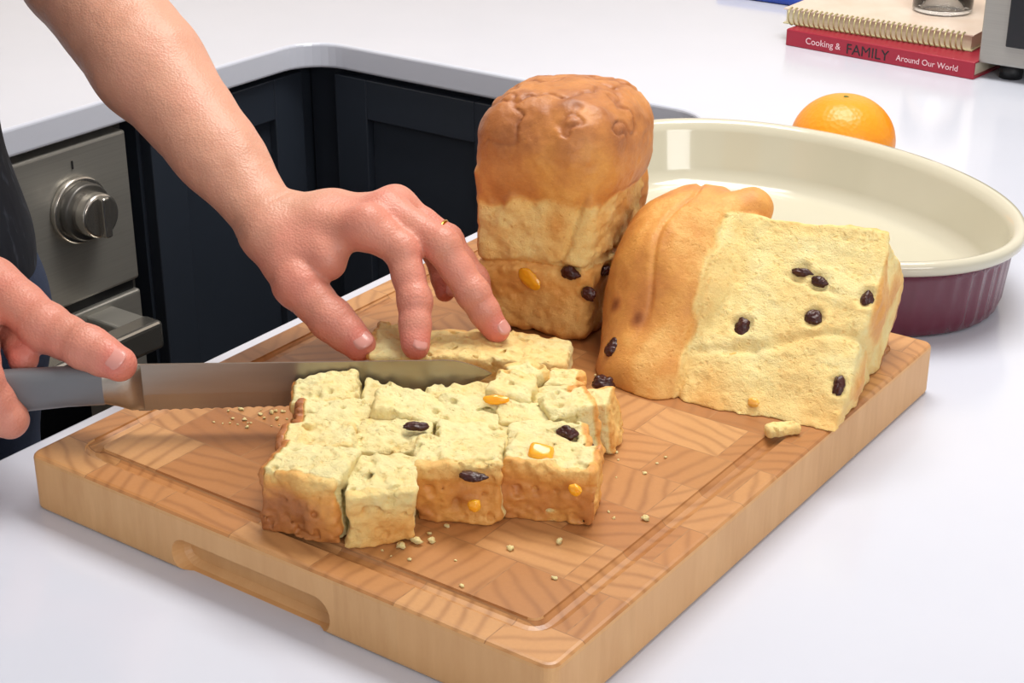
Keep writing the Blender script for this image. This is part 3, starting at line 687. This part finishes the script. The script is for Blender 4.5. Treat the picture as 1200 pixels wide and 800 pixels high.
# ------------------------------------------------------------------ person
PE=empty('person')
def hand(name,wrist,elbow,mcps,fingers,thumb,palmn,extra=[],h=.0014,upper=None):
    pr=[]; w=np.array(wrist); e=np.array(elbow); pn=np.array(palmn,float); pn/=np.linalg.norm(pn)
    ax=(e-w); L=np.linalg.norm(ax); ax/=L
    pr.append((w,w+ax*.07,.0250,.0305,.01,(pn,1.20))); pr.append((w+ax*.07,w+ax*.17,.0305,.0405,.012,(pn,1.08))); pr.append((w+ax*.17,e,.0405,.0415,.012))
    side=np.cross(ax,pn); pr.append((w+ax*.05+side*.006,w+ax*.2+side*.012,.018,.030,.02))
    for m in mcps: 
        m=np.array(m); pr.append((w-ax*.006,m-pn*.004,.0185,.0135,.012))
    for a,b in zip(mcps[:-1],mcps[1:]): 
        a=np.array(a);b=np.array(b); pr.append((a-pn*.003,b-pn*.003,.0125,.0125,.010)); pr.append(((a+w)/2-pn*.004,(b+w)/2-pn*.004,.0150,.0150,.012))
    for x in extra: pr.append(x)
    for f in fingers+[thumb]:
        pts=[np.array(p,float) for p in f['p']]; r=f['r']; isT=f is thumb
        for i in range(len(pts)-1):
            a,b=pts[i],pts[i+1]; k=(.012 if i==0 else .004) if isT else (.003 if i else .006)
            mid=(a+b)/2; rm=(r[i]+r[i+1])/2*(.95 if i<len(pts)-2 else 1.02)
            pr.append((a,mid,r[i],rm,k)); pr.append((mid,b,rm,r[i+1],.003))
        for i in range(1,len(pts)-1):
            pr.append((pts[i]+pn*.0008,pts[i]+pn*.0008,r[i]*1.04,r[i]*1.04,.003))
    G,D,lo=build_caps(pr,h)
    folds=[]
    for f in fingers+[thumb]:
        P=[np.array(p,float) for p in f['p']]
        for i in range(1,len(P)-1):
            dr=(P[i+1]-P[i-1]); dr/=np.linalg.norm(dr); folds.append((P[i],dr,i))
    tend=[(w-ax*.01,np.array(m)) for m in mcps]
    def detail(P):
        o=-.0006*vnoise(P,80,3)
        for c,dr,i in folds:
            q=P-c; s_=q@dr; m=(np.abs(s_)<.007)&((q*q).sum(-1)<.0004)
            ss=s_[m]; a=np.zeros(len(ss)); nz=.0006*vnoise(P[m],200,i)
            for off in (-.0028,0,.0028): a+=.0006*np.exp(-((ss-off+nz)/.0006)**2)
            o[m]+=a
        for a,b in tend:
            o-=.0010*np.exp(-((caps(P-pn*.010,a,b,0,0))/.006)**2)
        s_=(P-w)@ax; o+=.0007*np.exp(-((s_+.002+.002*vnoise(P,40,8))/.0012)**2)
        return o
    D=band(D,G,detail,.006)
    vs,fs=surface_nets(D,lo,h); del G,D
    red=np.zeros(len(vs))
    for f in fingers+[thumb]:
        P=[np.array(p,float) for p in f['p']]
        red=np.maximum(red,.80*np.exp(-(np.linalg.norm(vs-P[-1],axis=1)/.020)**2))
        for q in P[1:-1]: red=np.maximum(red,.55*np.exp(-(np.linalg.norm(vs-q,axis=1)/.015)**2))
        red=np.maximum(red,.45*np.exp(-(np.linalg.norm(vs-P[0],axis=1)/.020)**2))
    hd=((vs-w)@ax)
    red=np.maximum(red,.38*sstep(.0,-.05,hd))
    o=mk(name,vs,fs,m_skin,PE,attrs={'red':red})
    md=o.modifiers.new('s','SMOOTH'); md.factor=.5; md.iterations=2
    if upper is not None:
        G,D,lo=build_caps([(e-ax*-.0,np.array(upper),.0412,.050,.01),(e-ax*.02,e,.0408,.0412,.01)],.005,.012)
        vs,fs=surface_nets(D,lo,.005); mk('upper_'+name,vs,fs,m_skin,PE,attrs={'red':np.zeros(len(vs))})
    return o
def nail(name,tip,prev,up,r,l=.0105,wd=.0062):
    tip=V(tip); d=(tip-V(prev)).normalized(); up=V(up); up=(up-d*up.dot(d)).normalized(); s=d.cross(up)
    c=tip+d*(.0012); vs=[];fs=[];nu,nv=12,10
    for i in range(nu+1):
        for j in range(nv+1):
            a=(j/nv-.5)*2; t=i/nu; 
            wv=wd*math.sqrt(max(0,1-max(0,(t-.62)/.38)**2*.75))*math.sqrt(max(0,1-max(0,(.38-t)/.38)**2*.7))
            ang=a*wv/r; x=(-.55+t*1.1)*l*(1-.08*a*a)
            rad=r+.0004-.0018*max(0,t-.7)
            if i in(0,nu) or j in(0,nv): rad-=.0008
            p=c+d*(x*.9)+up*(math.cos(ang)*rad)+s*(math.sin(ang)*rad); vs.append(p)
    for i in range(nu):
        for j in range(nv): q=i*(nv+1)+j; fs.append((q,q+1,q+nv+2,q+nv+1))
    return mk(name,vs,fs,m_nail,PE)
lw=(-.791,.811,1.033); le=(-1.030,.858,1.172)
LM=[(-.708,.822,1.043),(-.7125,.850,1.045),(-.7235,.874,1.040),(-.741,.893,1.030)]
FL=[{'p':[LM[0],(-.683,.830,1.027),(-.662,.816,.999),(-.648,.798,.976)],'r':[.0142,.0128,.0115,.0097]},
    {'p':[LM[1],(-.662,.848,1.029),(-.636,.848,1.000),(-.619,.852,.976)],'r':[.0140,.0127,.0113,.0095]},
    {'p':[LM[2],(-.685,.884,1.017),(-.662,.885,.992),(-.652,.880,.975)],'r':[.0125,.0112,.0100,.0086]},
    {'p':[LM[3],(-.716,.899,1.007),(-.702,.897,.988),(-.693,.890,.974)],'r':[.0110,.0095,.0085,.0075]}]
TL={'p':[(-.775,.798,1.024),(-.742,.787,1.002),(-.7125,.786,.983),(-.689,.788,.969)],'r':[.0190,.0174,.0148,.0114]}
hand('arm_left',lw,le,LM,FL,TL,(.25,-.05,1),upper=(-1.12,.845,1.40),
     extra=[((-.765,.803,1.022),(-.732,.804,1.018),.019,.016,.012)])
nail('nail_index',FL[0]['p'][-1],FL[0]['p'][-2],(.9,-.35,.5),.0097,wd=.0064,l=.0105)
nail('nail_middle',FL[1]['p'][-1],FL[1]['p'][-2],(.9,-.1,.6),.0095,wd=.0064,l=.0105)
nail('nail_ring',FL[2]['p'][-1],FL[2]['p'][-2],(.9,.1,.6),.0086)
nail('nail_pinky',FL[3]['p'][-1],FL[3]['p'][-2],(.9,.1,.6),.0075)
nail('nail_thumb',TL['p'][-1],TL['p'][-2],(.1,-.35,.95),.0114,l=.013,wd=.0085)
a=V(LM[2]);b=V(FL[2]['p'][1]); d=(b-a).normalized(); c=a.lerp(b,.80)
vs=[];fs=[]; R=d.to_track_quat('Z','Y').to_matrix().to_4x4()
for i in range(40):
    t=2*math.pi*i/40
    for k in range(8):
        q=2*math.pi*k/8; rad=.0116+.0008*math.cos(q); vs.append(Matrix.Translation(c)@R@V((rad*math.cos(t),rad*math.sin(t),.0013*math.sin(q))))
for i in range(40):
    for k in range(8): fs.append((i*8+k,((i+1)%40)*8+k,((i+1)%40)*8+(k+1)%8,i*8+(k+1)%8))
mk('finger_ring',vs,fs,m_gold,PE)
rw=(-.950,.590,1.035); re=(-1.130,.455,1.150)
RM=[(-.880,.636,1.022),(-.872,.612,1.008),(-.884,.588,.997),(-.897,.566,.985)]
FR=[{'p':[RM[0],(-.824,.632,1.004),(-.788,.634,.998),(-.763,.638,.992)],'r':[.0176,.0162,.0145,.0117]},
    {'p':[RM[1],(-.824,.578,.988),(-.816,.588,.957),(-.838,.607,.950)],'r':[.0150,.0132,.0118,.0100]},
    {'p':[RM[2],(-.843,.558,.976),(-.838,.569,.945),(-.856,.592,.940)],'r':[.0140,.0124,.0110,.0095]},
    {'p':[RM[3],(-.866,.540,.965),(-.860,.552,.936),(-.873,.574,.934)],'r':[.0120,.0106,.0095,.0085]}]
TR={'p':[(-.930,.615,1.018),(-.887,.645,.996),(-.852,.632,.988),(-.830,.616,.986)],'r':[.0175,.0155,.0125,.0100]}
hand('arm_right',rw,re,RM,FR,TR,(.3,-.5,.8),upper=(-1.12,.485,1.40),extra=[((-.92,.600,1.010),(-.885,.610,.995),.020,.018,.012)])
nail('nail_r_index',FR[0]['p'][-1],FR[0]['p'][-2],(.1,-.62,.78),.0117,l=.0135,wd=.0082)
for i,nm in ((1,'middle'),(2,'ring'),(3,'pinky')): nail('nail_r_'+nm,FR[i]['p'][-1],FR[i]['p'][-2],(-.3,.2,-.9),.0095)

def body():
    c=np.array
    tz=lambda x,y,z:c((x,y,z))
    n=(1,0,0)
    pr=[(tz(-1.13,.60,.95),tz(-1.13,.72,.95),.125,.125,.05,(n,1.15)),(tz(-1.13,.61,1.10),tz(-1.13,.71,1.10),.115,.115,.06,(n,1.15)),
         (tz(-1.13,.58,1.28),tz(-1.13,.75,1.28),.115,.115,.06,(n,1.12)),(tz(-1.13,.52,1.385),tz(-1.13,.81,1.385),.060,.060,.06),
         (tz(-1.12,.485,1.395),tz(-1.125,.475,1.27),.066,.062,.03),(tz(-1.12,.845,1.395),tz(-1.085,.852,1.27),.066,.060,.03),
         (tz(-1.13,.665,1.40),tz(-1.115,.665,1.44),.07,.062,.03)]
    G,D,lo=build_caps(pr,.007,.03); D=band(D,G,lambda P:-.004*vnoise(P,9,3)-.002*vnoise(P,22,4),.03)
    vs,fs=surface_nets(D,lo,.007); mk('shirt',vs,fs,m_cloth,PE)
    pr=[(tz(-1.13,.61,.90),tz(-1.13,.72,.90),.128,.128,.05,(n,1.15))]
    for y in (.575,.755):
        pr+=[(tz(-1.13,.665+(y-.665)*.7,.86),tz(-1.12,y,.50),.095,.062,.04),(tz(-1.12,y,.50),tz(-1.14,y,.10),.062,.045,.03)]
    G,D,lo=build_caps(pr,.008,.03); D=band(D,G,lambda P:-.003*vnoise(P,14,3),.03)
    vs,fs=surface_nets(D,lo,.008); mk('trousers',vs,fs,m_jeans,PE)
    pr=[]
    for y in (.57,.76): pr+=[(tz(-1.16,y,.045),tz(-1.02,y,.035),.042,.033,.01),(tz(-1.16,y,.05),tz(-1.15,y,.11),.042,.042,.02)]
    G,D,lo=build_caps(pr,.005,.02); D=np.maximum(D,.001-G[...,2]); vs,fs=surface_nets(D,lo,.005); mk('shoes',vs,fs,m_shoe,PE)
    ctr=c((-1.045,.668,1.585)); fw=c((.78,.02,-.62)); fw/=np.linalg.norm(fw); rt=c((0,-1,0.)); up=np.cross(rt,fw); up=up/np.linalg.norm(up)
    if up[2]<0: up=-up
    def H(f,r,u): return ctr+fw*f+rt*r+up*u
    pr=[(c((-1.12,.665,1.42)),H(-.03,0,-.05),.055,.05,.03),(H(-.02,0,.02),H(-.02,0,.02),.092,.092,.02,(rt,1.2)),(H(.02,0,-.03),H(.035,0,-.07),.062,.040,.04),
        (H(.03,0,.03),H(.03,0,.03),.068,.068,.03),(H(.085,0,.015),H(.108,0,-.02),.008,.013,.014),(H(.092,-.015,-.022),H(.092,.015,-.022),.007,.007,.008),
        (H(.075,-.02,-.055),H(.075,.02,-.055),.012,.012,.012),(H(.062,-.05,-.01),H(.062,-.05,-.01),.022,.022,.03),(H(.062,.05,-.01),H(.062,.05,-.01),.022,.022,.03),
        (H(.08,-.045,.033),H(.09,-.012,.030),.010,.010,.012),(H(.08,.045,.033),H(.09,.012,.030),.010,.010,.012)]
    for s in (-1,1): pr+=[(H(-.012,s*.082,.02),H(-.004,s*.080,-.03),.012,.008,.006,(rt,1.8))]
    G,D,lo=build_caps(pr,.0035,.02)
    for s in (-1,1): D=np.maximum(D,-(np.linalg.norm(G-H(.098,s*.032,.012),axis=-1)-.016))
    vs,fs=surface_nets(D,lo,.0035)
    mk('head',vs,fs,m_skin,PE,attrs={'red':.15+.3*np.exp(-(np.linalg.norm(vs-H(.1,0,-.02),axis=1)/.03)**2)})
    for s,nm in ((-1,'l'),(1,'r')):
        blob('eye_'+nm,H(.074,s*.032,.011),(.012,.012,.012),m_eye,PE,0,amp=0); blob('iris_'+nm,H(.0835,s*.032,.009),(.005,.005,.005),m_iris,PE,0,amp=0)
    blob('mouth',H(.0865,0,-.055),(.006,.022,.005),m_lips,PE,2,amp=.05)
    pr=[(H(-.035,0,.035),H(-.035,0,.035),.100,.100,.02,(rt,1.17)),(H(.0,0,.06),H(.0,0,.06),.075,.075,.02),(H(-.07,0,.0),H(-.06,0,-.07),.07,.04,.03)]
    G,D,lo=build_caps(pr,.005,.02)
    f=(G-ctr)@fw; u=(G-ctr)@up
    D=np.maximum(D,(f-.035)*.8+(-u+.045)*.6); D=D-.002*vnoise(G,60,4)
    vs,fs=surface_nets(D,lo,.005); mk('hair',vs,fs,m_hair,PE)
body()

# ------------------------------------------------------------------ lights
w=bpy.data.worlds.new('world'); sc.world=w; w.use_nodes=True; w.node_tree.nodes['Background'].inputs[0].default_value=(.97,.97,1,1); w.node_tree.nodes['Background'].inputs[1].default_value=.56
def area(name,loc,tgt,size,power,col=(1,1,1)):
    l=bpy.data.lights.new(name,'AREA'); l.shape='RECTANGLE'; l.size=size[0]; l.size_y=size[1]; l.energy=power; l.color=col
    o=bpy.data.objects.new(name,l); link(o); o.location=loc; o.rotation_euler=(V(tgt)-V(loc)).to_track_quat('-Z','Y').to_euler(); return o
area('ceiling_light',(-.7,1.5,2.55),(-.7,1.5,0),(1.1,.8),34,(1,.965,.91))
area('window_light',(1.9,-.6,2.0),(-.6,1.0,.9),(1.2,1.0),25,(1,.985,.96))

cam=bpy.data.cameras.new('camera'); co=bpy.data.objects.new('camera',cam); link(co)
co.location=(0,0,1.44); co.rotation_euler=Euler((math.radians(65.8),0,math.radians(35.4)))
cam.lens=58.14; cam.clip_start=.01; sc.camera=co
